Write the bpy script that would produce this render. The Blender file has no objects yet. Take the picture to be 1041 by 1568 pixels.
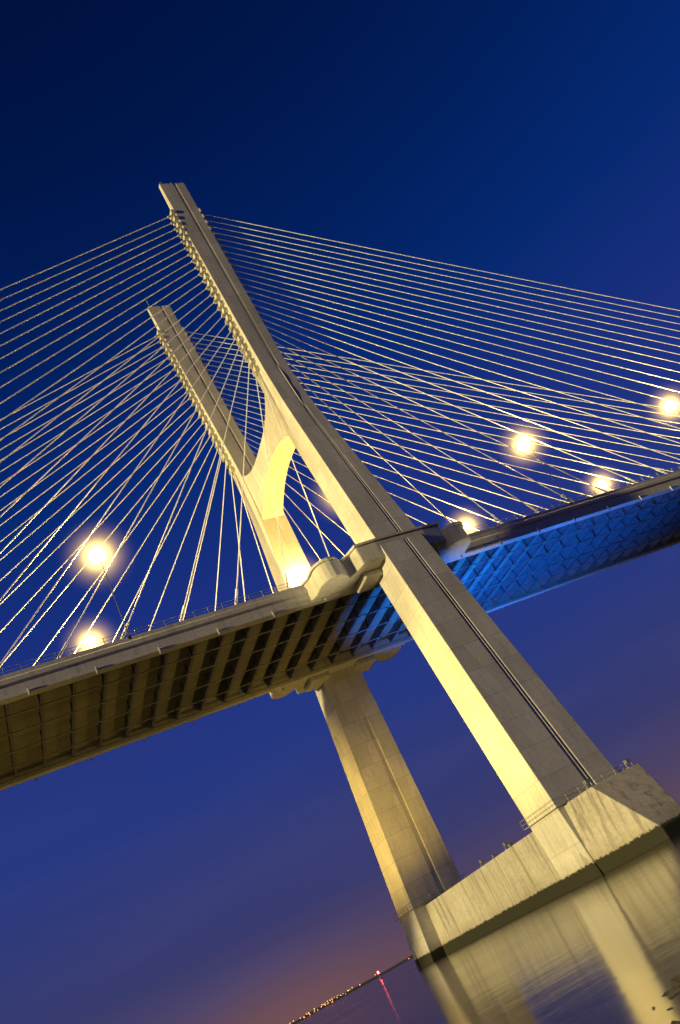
import bpy, math, random, bmesh
from mathutils import Matrix, Vector
random.seed(4)
sc=bpy.context.scene
sc.view_settings.view_transform='Standard'; sc.view_settings.look='None'; sc.view_settings.exposure=0
# ---------------- node helpers
class N:
    def __init__(s,nt): s.nt=nt
    def n(s,t,**k):
        x=s.nt.nodes.new(t)
        for a,b in k.items(): setattr(x,a,b)
        return x
    def l(s,a,b): s.nt.links.new(a,b)
    def math(s,op,a,b=None,c=None):
        x=s.n('ShaderNodeMath',operation=op)
        for i,v in enumerate((a,b,c)):
            if v is None: continue
            if hasattr(v,'links'): s.l(v,x.inputs[i])
            else: x.inputs[i].default_value=v
        return x.outputs[0]
    def ramp(s,fac,stops,interp='LINEAR'):
        x=s.n('ShaderNodeValToRGB'); cr=x.color_ramp; cr.interpolation=interp
        while len(cr.elements)<len(stops): cr.elements.new(.5)
        for e,(p,c) in zip(cr.elements,stops):
            e.position=p; e.color=(*c,1) if len(c)==3 else c
        s.l(fac,x.inputs[0]); return x.outputs[0]
    def mix(s,fac,a,b,bt='MIX'):
        x=s.n('ShaderNodeMix',data_type='RGBA',blend_type=bt)
        for i,v in ((0,fac),(6,a),(7,b)):
            if hasattr(v,'links'): s.l(v,x.inputs[i])
            else: x.inputs[i].default_value=v if i==0 else (*v,1)
        return x.outputs[2]
    def noise(s,vec,scale,det=4,rough=.55):
        x=s.n('ShaderNodeTexNoise'); x.inputs['Scale'].default_value=scale; x.inputs['Detail'].default_value=det; x.inputs['Roughness'].default_value=rough
        if vec is not None: s.l(vec,x.inputs['Vector'])
        return x.outputs['Fac']
    def mapping(s,vec,sca):
        x=s.n('ShaderNodeMapping'); x.inputs['Scale'].default_value=sca; s.l(vec,x.inputs['Vector']); return x.outputs[0]
def newmat(name):
    m=bpy.data.materials.new(name); m.use_nodes=True; nt=m.node_tree
    b=nt.nodes['Principled BSDF']; return m,N(nt),b
def concrete(name,base,joint=4.0,panels=True,algae=True,streak=.25,contrast=1.0):
    m,k,b=newmat(name)
    geo=k.n('ShaderNodeNewGeometry').outputs['Position']
    sep=k.n('ShaderNodeSeparateXYZ'); k.l(geo,sep.inputs[0]); X,Y,Z=sep.outputs
    n1=k.noise(geo,.18,4); n2=k.noise(geo,2.5,6,.65); n3=k.noise(k.mapping(geo,(1.3,1.3,.06)),1.0,5,.6)
    c=contrast
    col=k.ramp(n1,[(.3,tuple(v*(1-.18*c) for v in base)),(.7,tuple(v*(1+.12*c) for v in base))])
    col=k.mix(.4,col,k.ramp(n2,[(.3,tuple(v*(1-.3*c) for v in base)),(.7,tuple(v*(1+.2*c) for v in base))]))
    col=k.mix(k.math('MULTIPLY',k.ramp(n3,[(.5,(0,0,0)),(.72,(1,1,1))]),streak),col,tuple(v*.3 for v in base))
    if panels:
        cb=k.n('ShaderNodeCombineXYZ'); k.l(k.math('ADD',X,Y),cb.inputs[0]); k.l(Z,cb.inputs[1])
        br=k.n('ShaderNodeTexBrick'); br.offset=.0; k.l(cb.outputs[0],br.inputs['Vector'])
        br.inputs['Scale'].default_value=1.0; br.inputs['Brick Width'].default_value=2.6; br.inputs['Row Height'].default_value=joint
        br.inputs['Mortar Size'].default_value=.03; br.inputs['Mortar Smooth'].default_value=.8
        br.inputs['Color1'].default_value=(.84,.84,.84,1); br.inputs['Color2'].default_value=(1.07,1.06,1.05,1); br.inputs['Mortar'].default_value=(.76,.75,.73,1)
        col=k.mix(.85,col,br.outputs['Color'],'MULTIPLY')
        zz=k.math('ABSOLUTE',k.math('SUBTRACT',k.math('FRACT',k.math('DIVIDE',Z,joint)),.5))
        col=k.mix(k.math('MULTIPLY',k.math('GREATER_THAN',zz,.488),.35),col,tuple(v*.35 for v in base))
    if algae:
        zn=k.math('ADD',Z,k.math('MULTIPLY',k.math('SUBTRACT',n2,.5),.9))
        f=k.ramp(k.math('DIVIDE',zn,4.0),[(.36,(1,1,1)),(.41,(0,0,0))])
        f2=k.ramp(k.math('DIVIDE',k.math('ADD',Z,k.math('MULTIPLY',n3,5)),10.0),[(.35,(.4,.4,.4)),(.55,(0,0,0))])
        col=k.mix(f2,col,(.15,.12,.06))
        col=k.mix(f,col,(.014,.014,.006))
    k.l(col,b.inputs['Base Color']); b.inputs['Roughness'].default_value=.85
    bp=k.n('ShaderNodeBump'); bp.inputs['Strength'].default_value=.3; bp.inputs['Distance'].default_value=.05; k.l(n2,bp.inputs['Height']); k.l(bp.outputs[0],b.inputs['Normal'])
    return m
def simple(name,col,rough=.5,metal=0,var=.25):
    m,k,b=newmat(name)
    geo=k.n('ShaderNodeNewGeometry').outputs['Position']
    n=k.noise(geo,1.7,4)
    c=k.ramp(n,[(.3,tuple(x*(1-var) for x in col)),(.7,tuple(min(1,x*(1+var)) for x in col))])
    k.l(c,b.inputs['Base Color']); b.inputs['Roughness'].default_value=rough; b.inputs['Metallic'].default_value=metal
    return m
def emis(name,col,st):
    m,k,b=newmat(name); b.inputs['Base Color'].default_value=(*col,1); b.inputs['Emission Color'].default_value=(*col,1); b.inputs['Emission Strength'].default_value=st; return m
C_leg=concrete('pylon_concrete',(.56,.54,.50))
C_cap=concrete('cap_concrete',(.43,.40,.35),panels=False,streak=.9,contrast=1.6)
C_deck=concrete('deck_concrete',(.52,.50,.45),panels=False,algae=False,streak=.4)
C_steel=simple('deck_steel',(.12,.115,.14),.55)
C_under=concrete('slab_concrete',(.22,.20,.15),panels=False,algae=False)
C_cable=simple('cable_sheath',(.88,.90,.94),.4,0,.03)
C_metal=simple('galvanised_steel',(.30,.30,.28),.5,.3)
C_pole=simple('painted_pole',(.06,.07,.10),.5)
C_road=simple('asphalt',(.05,.05,.05),.9)
# ---------------- mesh helpers
def obj(name,verts,faces,mat,parent=None,bevel=0,smooth=False):
    me=bpy.data.meshes.new(name); me.from_pydata([tuple(v) for v in verts],[],faces); me.update()
    bm=bmesh.new(); bm.from_mesh(me); bmesh.ops.recalc_face_normals(bm,faces=bm.faces); bm.to_mesh(me); bm.free()
    me.materials.append(mat)
    if smooth:
        for p in me.polygons: p.use_smooth=True
    o=bpy.data.objects.new(name,me); bpy.context.collection.objects.link(o)
    if parent: o.parent=parent
    if bevel:
        md=o.modifiers.new('b','BEVEL'); md.width=bevel; md.segments=2; md.limit_method='ANGLE'; md.angle_limit=.7
    return o
def empty(name,loc=(0,0,0)):
    e=bpy.data.objects.new(name,None); e.location=loc; bpy.context.collection.objects.link(e); return e
class MB:
    def __init__(s): s.v=[];s.f=[]
    def box(s,x0,x1,y0,y1,z0,z1,sl=0.0):
        i=len(s.v)
        for x in(x0,x1):
            for y in(y0,y1):
                for z in(z0,z1): s.v.append((x,y,z+sl*x))
        s.f+=[(i,i+1,i+3,i+2),(i+4,i+6,i+7,i+5),(i,i+4,i+5,i+1),(i+2,i+3,i+7,i+6),(i,i+2,i+6,i+4),(i+1,i+5,i+7,i+3)]
    def tube(s,a,b,r,r2=None,n=8):
        a=Vector(a);b=Vector(b);d=(b-a).normalized(); t=d.orthogonal().normalized(); u=d.cross(t); r2=r if r2 is None else r2
        i=len(s.v)
        for p,rr in((a,r),(b,r2)):
            for j in range(n):
                an=2*math.pi*j/n; s.v.append(tuple(p+(t*math.cos(an)+u*math.sin(an))*rr))
        for j in range(n): s.f.append((i+j,i+(j+1)%n,i+n+(j+1)%n,i+n+j))
        s.f.append(tuple(i+j for j in range(n))[::-1]); s.f.append(tuple(i+n+j for j in range(n)))
    def prism(s,poly,z0,z1):
        i=len(s.v);n=len(poly)
        for z in(z0,z1):
            for p in poly: s.v.append((p[0],p[1],z))
        for j in range(n): s.f.append((i+j,i+(j+1)%n,i+n+(j+1)%n,i+n+j))
        s.f.append(tuple(i+j for j in range(n))[::-1]); s.f.append(tuple(i+n+j for j in range(n)))
    def make(s,name,mat,parent=None,bevel=0,smooth=False): return obj(name,s.v,s.f,mat,parent,bevel,smooth)
# ---------------- bridge parameters
ZT,ZK,ZC=152.3,91.2,9.2
def leg0(z):
    if z>ZK:
        t=(z-ZK)/(ZT-ZK); return 2.45+.35*t,16.47+.6*t,11.9+4.3*t
    t=(z-ZC)/(ZK-ZC); return 5.27-2.82*t,29.93-13.46*t,22.52-10.62*t
def leg(z):
    if abs(z-ZK)>9: return leg0(z)
    L=[leg0(z+o) for o in(-9,-6,-3,0,3,6,9)]
    wgt=1-abs(z-ZK)/9
    av=[sum(l[i] for l in L)/7 for i in range(3)]; b=leg0(z)
    return tuple(b[i]*(1-wgt)+av[i]*wgt for i in range(3))
ZD,GR,TD,HW=53.13,.0134,3.38,15.5
def zd(x): return ZD+GR*x
bridge=empty('cable_stayed_bridge')
for s,nm in((-1,'pylon_leg_a'),(1,'pylon_leg_b')):
    V=[];F=[];zs=[-4,ZC,30,50,70,82,86,89,ZK,93.5,96.5,100,110,130,ZT]
    for z in zs:
        w,yo,yi=leg(z)
        g1,g2=.10*w,.28*w; dp=.22
        sec=[(-w,yi),(-w,yo),(g1,yo),(g1+.02,yo-dp),(g2-.02,yo-dp),(g2,yo),(w,yo),(w,yi),(g2,yi),(g2-.02,yi+dp),(g1+.02,yi+dp),(g1,yi)]
        for x,y in sec: V.append((x,s*y,z))
    n=12
    for a in range(len(zs)-1):
        for j in range(n): F.append((a*n+j,a*n+(j+1)%n,(a+1)*n+(j+1)%n,(a+1)*n+j))
    F.append(tuple(range(n))); F.append(tuple((len(zs)-1)*n+j for j in range(n)))
    obj(nm,V,F,C_leg,bridge,.1)
    m=MB()
    for a,b in((ZC,ZK-6),(ZK-6,ZK+6),(ZK+6,ZT-1)):
        wa,ya,_=leg(a);wb,yb,_=leg(b)
        m.tube((.19*wa,s*(ya-.12),a),(.19*wb,s*(yb-.12),b),.09)
    m.make('drain_pipe',C_leg,bridge)
# crossbeam
V=[];F=[];M=28
for i in range(M+1):
    y=-1+2*i/M
    zt=91.3+4.2*abs(y)**3.2; zb=86.7-3.6*abs(y)**2.2
    for x in(-2.3,2.3):
        V.append((x,y*13.4,zt)); V.append((x,y*13.4,zb))
for i in range(M):
    a=i*4;b=a+4
    F+=[(a,a+1,b+1,b),(a+2,b+2,b+3,a+3),(a,b,b+2,a+2),(a+1,a+3,b+3,b+1)]
F+=[(0,2,3,1),(M*4,M*4+1,M*4+3,M*4+2)]
obj('crossbeam',V,F,C_leg,bridge)
# cables
NC=24
cab=bpy.data.curves.new('stay_cables','CURVE'); cab.dimensions='3D'; cab.bevel_depth=.09; cab.bevel_resolution=2
anch=MB(); stub=MB()
for s in(-1,1):
    for d in(-1,1):
        for k in range(NC):
            za=98.0+44.7*(k/(NC-1))
            xd=d*(8.5+8.55*k); w,yo,yi=leg(za); yc=s*(yo+yi)/2
            a=Vector((d*w,yc,za)); b=Vector((xd,s*15.0,zd(xd)-.3))
            sp=cab.splines.new('POLY'); sp.points.add(8)
            L=(b-a).length
            for i in range(9):
                t=i/8; p=a.lerp(b,t); p.z-=4*t*(1-t)*L*L*.000020; sp.points[i].co=(*p,1)
            dr=(b-a).normalized()
            pr=.85 if d<0 else .2
            anch.box(min(d*w*.98,d*(w+pr)),max(d*w*.98,d*(w+pr)),yc-.95,yc+.95,za-.5,za+.4)
            anch.tube(a+dr*.3,a+dr*1.8,.22)
            stub.tube(b-dr*3.2,b,.2)
oc=bpy.data.objects.new('stay_cables',cab); bpy.context.collection.objects.link(oc); oc.parent=bridge; cab.materials.append(C_cable)
anch.make('cable_anchor_blocks',C_leg,bridge); stub.make('cable_anchor_tubes',C_cable,bridge)
# deck
X0,X1=-430,650
def strip(name,prof,mat,x0=X0,x1=X1):
    V=[];F=[];n=len(prof)
    for x in(x0,x1):
        for y,z in prof: V.append((x,y,zd(x)+z))
    for j in range(n): F.append((j,(j+1)%n,n+(j+1)%n,n+j))
    F.append(tuple(range(n))); F.append(tuple(n+j for j in range(n)))
    return obj(name,V,F,mat,bridge)
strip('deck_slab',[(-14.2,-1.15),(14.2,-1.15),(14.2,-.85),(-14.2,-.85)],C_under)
strip('road_surface',[(-13.6,-.845),(13.6,-.845),(13.6,-.78),(-13.6,-.78)],C_road)
for s in(-1,1):
    P=[(14.2,-TD),(15.3,-TD),(15.3,-1.55),(15.6,-1.4),(15.6,-.75),(15.45,-.6),(15.45,0),(15.05,0),(15.05,-.84),(14.2,-.84)]
    strip('edge_girder_%s'%('a' if s<0 else 'b'),[(s*y,z) for y,z in P],C_deck)
    strip('fascia_ledge',[(s*15.303,-TD+.0),(s*15.55,-TD+.02),(s*15.55,-TD+.32),(s*15.303,-TD+.45)],C_deck)
bm_=MB()
x=-200.0
while x<330:
    z0=-2.75
    bm_.box(x-.03,x+.03,-14.2,14.2,zd(x)+z0,zd(x)-1.15)
    bm_.box(x-.22,x+.22,-14.2,14.2,zd(x)+z0-.06,zd(x)+z0)
    for y in(-9,-3.2,3.2,9):
        bm_.box(x-.2,x-.03,y-.02,y+.02,zd(x)+z0,zd(x)-1.15)
    x+=4.3
bm_.make('floor_beams',C_steel,bridge)
st=MB()
for y in(-9.2,-3.3,3.3,9.2):
    st.box(X0,X1,y-.11,y+.11,ZD-2.95,ZD-2.82,GR)
for y in(-13.6,13.6): st.box(X0,X1,y-.08,y+.08,ZD-3.1,ZD-2.9,GR)
st.make('inspection_rails',C_metal,bridge)
rl=MB()
for s in(-1,1):
    x=-150.0
    while x<200:
        rl.box(x-.04,x+.04,s*15.25-.04,s*15.25+.04,zd(x),zd(x)+1.0); x+=2.15
    for h in(.5,1.0): rl.box(-150,200,s*15.25-.03,s*15.25+.03,ZD+h-.03,ZD+h+.03,GR)
rl.make('deck_railing',C_metal,bridge)
dr_=MB()
for s in(-1,1):
    x=-150
    while x<200:
        dr_.tube((x,s*15.7,zd(x)-TD-.5),(x,s*15.7,zd(x)-TD+.5),.14); x+=8.6
dr_.make('drain_outlets',C_metal,bridge)
# brackets around legs
for s in(-1,1):
    m=MB()
    pts=[(-14.5,15.35),(-13.9,16.6)]
    for i in range(9):
        a=math.pi*(1.05-.85*i/8); pts.append((-11.6+2.3*math.cos(a),18.6+2.6*math.sin(a)))
    pts+=[(-8.9,19.2),(-8.3,20.2),(-7.6,22.6),(-4.3,22.9)]
    full=pts+[(-x,y) for x,y in pts[::-1]]
    m.prism([(x,s*y) for x,y in full],ZD-3.3,ZD-.35)
    m.make('deck_bracket',C_deck,bridge,.18)
    m=MB(); full2=[(x*1.02,15.35+(y-15.35)*1.03) for x,y in full]
    m.prism([(x,s*y) for x,y in full2],ZD-.349,ZD+.05); m.make('bracket_coping',C_deck,bridge,.05)
    m=MB(); m.box(-7,-3,min(s*15.3,s*20),max(s*15.3,s*20),ZD-4.4,ZD-3.3); m.box(3,7,min(s*15.3,s*20),max(s*15.3,s*20),ZD-4.4,ZD-3.3); m.make('bearing_corbel',C_deck,bridge,.3)
# pile cap
cap=MB(); cap.box(-3.0,3.6,-24,24,-4,7.9); cap.make('pile_cap_wall',C_cap,bridge,.08)
for s in(-1,1):
    V=[]
    top=[(-4.4,29.6),(-3.2,35.2),(4.5,35.2),(5.2,29.6)]
    bot=[(-5.9,29.6),(-1.9,40.4),(2.2,40.4),(6.2,29.6)]
    for (x,y) in bot: V.append((x,s*y,1.2))
    for (x,y) in top: V.append((x,s*y,8.25))
    for (x,y) in bot: V.append((x,s*y,-4))
    F=[(4,5,6,7)]+[(j,(j+1)%4,4+(j+1)%4,4+j) for j in range(4)]+[(8+j,8+(j+1)%4,(j+1)%4,j) for j in range(4)]
    obj('pile_cap_bow',V,F,C_cap,bridge,.1)
    w,yo,yi=leg(9)
    r=MB()
    x0,x1,y0,y1=-w-.55,w+.9,yi-.55,yo+.9
    for (a,b) in(((x0,y0),(x1,y0)),((x1,y0),(x1,y1)),((x1,y1),(x0,y1)),((x0,y1),(x0,y0))):
        for h in(.5,1.0): r.tube((a[0],s*a[1],8.3+h),(b[0],s*b[1],8.3+h),.03)
        for i in range(7):
            t=i/6; px=a[0]+(b[0]-a[0])*t; py=a[1]+(b[1]-a[1])*t; r.tube((px,s*py,8.3),(px,s*py,9.3),.03)
    r.make('base_railing',C_metal,bridge)
    c=MB()
    for (xa,xb,ya,yb) in((x0,x1,y0,yi),(x0,x1,yo,y1),(x0,-w,yi+.003,yo-.003),(w,x1,yi+.003,yo-.003)):
        c.box(xa,xb,min(s*ya,s*yb),max(s*ya,s*yb),8.26,8.34)
    c.make('base_walkway',C_metal,bridge)
    r=MB(); w,yo,yi=leg(ZT)
    for x in(-2.4,0,2.4): r.tube((x,s*(yo-.3),ZT),(x,s*(yo-.3),ZT+.8),.04)
    r.tube((-2.0,s*(yi+.5),ZT),(-2.0,s*(yi+.5),ZT+(3 if s>0 else 1)),.06)
    r.make('pylon_top_railing',C_metal,bridge)
# ---------------- lamps
M_glow=emis('sodium_lamp_glass',(1,.82,.42),60)
mh=bpy.data.materials.new('lamp_glow_volume'); mh.use_nodes=True; k=N(mh.node_tree); mh.node_tree.nodes.clear()  # emissive volume that imitates the soft glow around each lamp
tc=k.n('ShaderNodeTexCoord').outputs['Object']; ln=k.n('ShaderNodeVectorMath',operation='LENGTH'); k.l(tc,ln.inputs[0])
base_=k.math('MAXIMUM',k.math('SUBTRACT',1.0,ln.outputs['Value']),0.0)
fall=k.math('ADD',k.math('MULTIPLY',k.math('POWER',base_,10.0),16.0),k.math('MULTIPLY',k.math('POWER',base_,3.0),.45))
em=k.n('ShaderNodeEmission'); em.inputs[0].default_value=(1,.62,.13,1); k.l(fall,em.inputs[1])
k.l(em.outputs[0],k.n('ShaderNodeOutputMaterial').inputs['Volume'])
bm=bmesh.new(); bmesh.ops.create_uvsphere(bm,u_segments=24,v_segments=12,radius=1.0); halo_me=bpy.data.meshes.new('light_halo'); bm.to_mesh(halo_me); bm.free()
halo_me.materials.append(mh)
for s in(-1,1):
    for X in(-124.5,-83,-41.3,0,41.3,83.5,125,167):
        lp=empty('street_lamp')
        z0=zd(X)-.4; y0=s*15.25; yh=s*14.3; H=zd(X)+15.0+.01*X+(.9 if s>0 else 0)
        m=MB(); m.tube((X,y0,z0),(X,y0,H-1.0),.09,.05,10); m.tube((X,y0,H-1.0),(X,yh,H+.35),.05,.05,8); m.box(X-.2,X+.2,y0-.2,y0+.2,z0,z0+.6)
        m.make('pole_and_arm',C_pole,lp)
        m=MB(); m.prism([(X-.35,yh-.22),(X+.35,yh-.22),(X+.4,yh),(X+.35,yh+.22),(X-.35,yh+.22),(X-.4,yh)],H+.3,H+.5); m.make('lamp_housing',C_metal,lp)
        m=MB(); m.prism([(X-.3,yh-.18),(X+.3,yh-.18),(X+.3,yh+.18),(X-.3,yh+.18)],H+.12,H+.3); m.make('lamp_lens',M_glow,lp)
        L=bpy.data.lights.new('lamp_bulb','POINT'); L.energy=26000; L.color=(1,.70,.20); L.shadow_soft_size=.8
        lo=bpy.data.objects.new('lamp_bulb',L); lo.location=(X,yh,H); bpy.context.collection.objects.link(lo); lo.parent=lp
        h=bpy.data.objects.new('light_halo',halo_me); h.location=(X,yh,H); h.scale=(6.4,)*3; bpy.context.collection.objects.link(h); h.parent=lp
# added floodlights on cap and deck, fixtures unseen, to light concrete and soffit
def flood(loc,target,power,color,ang=130,par=None,blend=1):
    e=par or empty('added_floodlight'); m=MB(); x,y,z=loc
    m.box(x-.35,x+.35,y-.25,y+.25,z-.75,z-.35); m.box(x-.45,x-.38,y-.05,y+.05,z-1.2,z-.3); m.box(x+.38,x+.45,y-.05,y+.05,z-1.2,z-.3); m.box(x-.5,x+.5,y-.3,y+.3,z-1.3,z-1.2)
    m.make('housing',C_metal,e)
    L=bpy.data.lights.new('flood_beam','SPOT'); L.energy=power; L.color=color; L.spot_size=math.radians(ang); L.spot_blend=blend; L.shadow_soft_size=.25
    o=bpy.data.objects.new('flood_beam',L); bpy.context.collection.objects.link(o); o.parent=e; o.location=loc
    o.rotation_euler=(Vector(target)-Vector(loc)).to_track_quat('-Z','Y').to_euler()
GOLD=(1,.66,.13)
flood((-2.2,-10,9.2),(-24,6,50),17000,GOLD,64)
flood((-1.5,0,9.2),(-1,20,33),15000,GOLD,90)
flood((2.4,-3,9.2),(13,-2,50),230000,(.006,.20,1),52)
flood((2.4,3,9.2),(38,0,50),400000,(.006,.18,1),54)
flood((-1,-11,54.0),(0,-2,86),22000,(1,.62,.07),100)
flood((-1,11,54.0),(0,7,86),25000,(1,.62,.07),110)
flood((4.2,-34,9.6),(17,-19,52),42000,(1,.80,.42),22)
flood((-2.6,-34.2,9.6),(-13.5,-20.5,51.5),55000,(1,.82,.45),19)
for yy,tg in((-12,-26.5),(12,27)):
    dn=empty('added_flood_stand')  # invented stand out of view, added to carry golden floods onto the legs
    m=MB()
    for a in range(5): m.tube((-60+1.4*math.cos(a*1.257),yy+1.4*math.sin(a*1.257),-4),(-60+1.1*math.cos(a*1.257),yy+1.1*math.sin(a*1.257),1.6),.3)
    m.tube((-60,yy,1.6),(-60,yy,2.2),2.0,2.0,16); m.make('piles_and_platform',C_cap,dn)
    flood((-60,yy,3.5),(-5,tg,24),250000,GOLD,34,dn)
    flood((-60,yy+1.0,3.5),(-66 if yy<0 else -55,0,50),8000,GOLD,75,dn)
# ---------------- water, bank, coast
m,k,b=newmat('river_water')
geo=k.n('ShaderNodeNewGeometry').outputs['Position']
na=k.noise(k.mapping(geo,(.35,.35,.35)),1.0,3); nb=k.noise(k.mapping(geo,(.02,.02,.02)),1.0,3)
b.inputs['Base Color'].default_value=(.025,.020,.018,1); b.inputs['IOR'].default_value=1.33
k.l(k.ramp(nb,[(.35,(.10,.10,.10)),(.65,(.15,.15,.15))]),b.inputs['Roughness'])
bp=k.n('ShaderNodeBump'); bp.inputs['Strength'].default_value=.08; bp.inputs['Distance'].default_value=.2; k.l(na,bp.inputs['Height']); k.l(bp.outputs[0],b.inputs['Normal'])
S=12000
obj('river_water',[(-S,-S,0),(S,-S,0),(S,S,0),(-S,S,0)],[(0,1,2,3)],m)
from mathutils import noise as mn
V=[];F=[];nx,ny=260,190
for j in range(ny+1):
    for i in range(nx+1):
        x=-78+i*.17; y=-134+j*.165
        ys=-108.6+3.3*math.exp(-((x+54.6)/1.7)**2)+mn.noise(Vector((x*.6,y*.6,0)))*.7
        t=(ys-y)
        h=.09*t
        h=max(-.8,min(h,.5))+ (abs(mn.noise(Vector((x*2.6,y*2.6,3))))*.22-.05+mn.noise(Vector((x*6,y*6,7)))*.09)*(1 if t>-1.0 else .15)
        V.append((x,y,h))
for j in range(ny):
    for i in range(nx):
        a=j*(nx+1)+i; F.append((a,a+1,a+nx+2,a+nx+1))
m,k,b=newmat('seaweed_mud'); geo=k.n('ShaderNodeNewGeometry').outputs['Position']
k.l(k.ramp(k.noise(geo,3.5,6,.7),[(.35,(.03,.028,.012)),(.55,(.09,.08,.035)),(.75,(.25,.22,.11))]),b.inputs['Base Color']); b.inputs['Roughness'].default_value=.45
bp=k.n('ShaderNodeBump'); bp.inputs['Distance'].default_value=.08; k.l(k.noise(geo,9,5,.7),bp.inputs['Height']); k.l(bp.outputs[0],b.inputs['Normal'])
obj('river_bank',V,F,m,None,0,True)
coast=empty('distant_coast')
V=[];F=[];n=160
for i in range(n+1):
    a=math.radians(-60+i*150/n); R=5200
    hh=14+16*abs(mn.noise(Vector((i*.13,0,0))))+5*mn.noise(Vector((i*.7,2,0)))
    V+=[(R*math.sin(a),R*math.cos(a),-1),(R*math.sin(a),R*math.cos(a),hh*.7),((R+900)*math.sin(a),(R+900)*math.cos(a),hh)]
for i in range(n):
    for q in(0,1): F.append((i*3+q,i*3+3+q,i*3+4+q,i*3+1+q))
obj('land',V,F,simple('dark_hills',(.03,.03,.04),.9),coast)
cl=MB()
for i in range(75):
    a=math.radians(random.choice([random.gauss(15.5,1.0),random.gauss(13.5,2),random.uniform(-30,30)])); R=5150-random.random()*30
    z=random.uniform(6,22); w=random.uniform(.9,2.2); p=(R*math.sin(a),R*math.cos(a))
    cl.tube((p[0],p[1],z-w),(p[0],p[1],z+w),w*.8,w*.8,6)
cl.make('town_lights',emis('town_light',(1,.38,.08),4),coast)
by=empty('channel_marker'); bx,byy=132,450
m=MB(); m.tube((bx,byy,-.6),(bx,byy,.7),1.1,1.1,16); m.tube((bx,byy,.7),(bx,byy,3.6),.35,.2,10); m.tube((bx,byy,3.6),(bx,byy,3.7),.5,.5,10); m.make('float_and_tower',simple('red_paint',(.35,.03,.02),.4),by)
m=MB(); m.tube((bx,byy,3.7),(bx,byy,5.0),.6,.5,10); m.make('lantern',emis('red_lantern',(1,.08,.12),22),by)
# ---------------- sky
w=bpy.data.worlds.new('World'); sc.world=w; w.use_nodes=True; k=N(w.node_tree); bg=w.node_tree.nodes['Background']
tc=k.n('ShaderNodeTexCoord').outputs['Generated']; sp=k.n('ShaderNodeSeparateXYZ'); k.l(tc,sp.inputs[0])
cl_=k.noise(k.mapping(tc,(1.2,3.0,9)),1.6,5,.5)
zz=k.math('ADD',sp.outputs[2],k.math('MULTIPLY',k.math('SUBTRACT',cl_,.5),.03))
col=k.ramp(zz,[(0,(.115,.065,.095)),(.035,(.080,.056,.12)),(.10,(.040,.044,.155)),(.25,(.020,.040,.22)),(.44,(.011,.030,.21)),(.58,(.0018,.022,.165)),(.72,(.0006,.013,.105)),(.83,(.0002,.008,.066)),(.93,(.0001,.005,.042))])
cm=k.ramp(cl_,[(.5,(0,0,0)),(.75,(1,1,1))])
lowm=k.ramp(sp.outputs[2],[(.05,(1,1,1)),(.4,(0,0,0))])
col=k.mix(k.math('MULTIPLY',k.math('MULTIPLY',cm,lowm),.35),col,(.075,.07,.19))
dv=k.n('ShaderNodeVectorMath',operation='DOT_PRODUCT'); k.l(tc,dv.inputs[0]); dv.inputs[1].default_value=(.225,.974,0)
gl=k.math('MULTIPLY',k.math('POWER',k.math('MAXIMUM',dv.outputs['Value'],0),110.0),k.ramp(sp.outputs[2],[(0,(1,1,1)),(.09,(0,0,0))],'EASE'))
col=k.mix(k.math('MULTIPLY',gl,.5),col,(.22,.10,.08))
k.l(col,bg.inputs[0]); bg.inputs[1].default_value=1.0
su=bpy.data.lights.new('city_light_fill','SUN'); su.energy=5.0; su.color=(1,.79,.31); su.angle=math.radians(1.0)  # directional fill standing in for warm city light on the concrete
so=bpy.data.objects.new('city_light_fill',su); bpy.context.collection.objects.link(so)
so.rotation_euler=Vector((.98,.12,-.12)).to_track_quat('-Z','Y').to_euler()
# ---------------- camera
az,p,rho,f=.5378,.4775,.5121,1255.2
fw=Vector((math.sin(az)*math.cos(p),math.cos(az)*math.cos(p),math.sin(p))); r0=Vector((math.cos(az),-math.sin(az),0)); up=r0.cross(fw)
R=r0*math.cos(rho)-up*math.sin(rho); U=r0*math.sin(rho)+up*math.cos(rho); B=-fw
cam=bpy.data.cameras.new('camera'); co=bpy.data.objects.new('camera',cam); bpy.context.collection.objects.link(co); sc.camera=co
co.matrix_world=Matrix(((R[0],U[0],B[0],-63.63),(R[1],U[1],B[1],-117.8),(R[2],U[2],B[2],2.03),(0,0,0,1)))
cam.sensor_fit='VERTICAL'; cam.sensor_height=36; cam.lens=f/1568*36; cam.clip_end=30000; cam.clip_start=.05
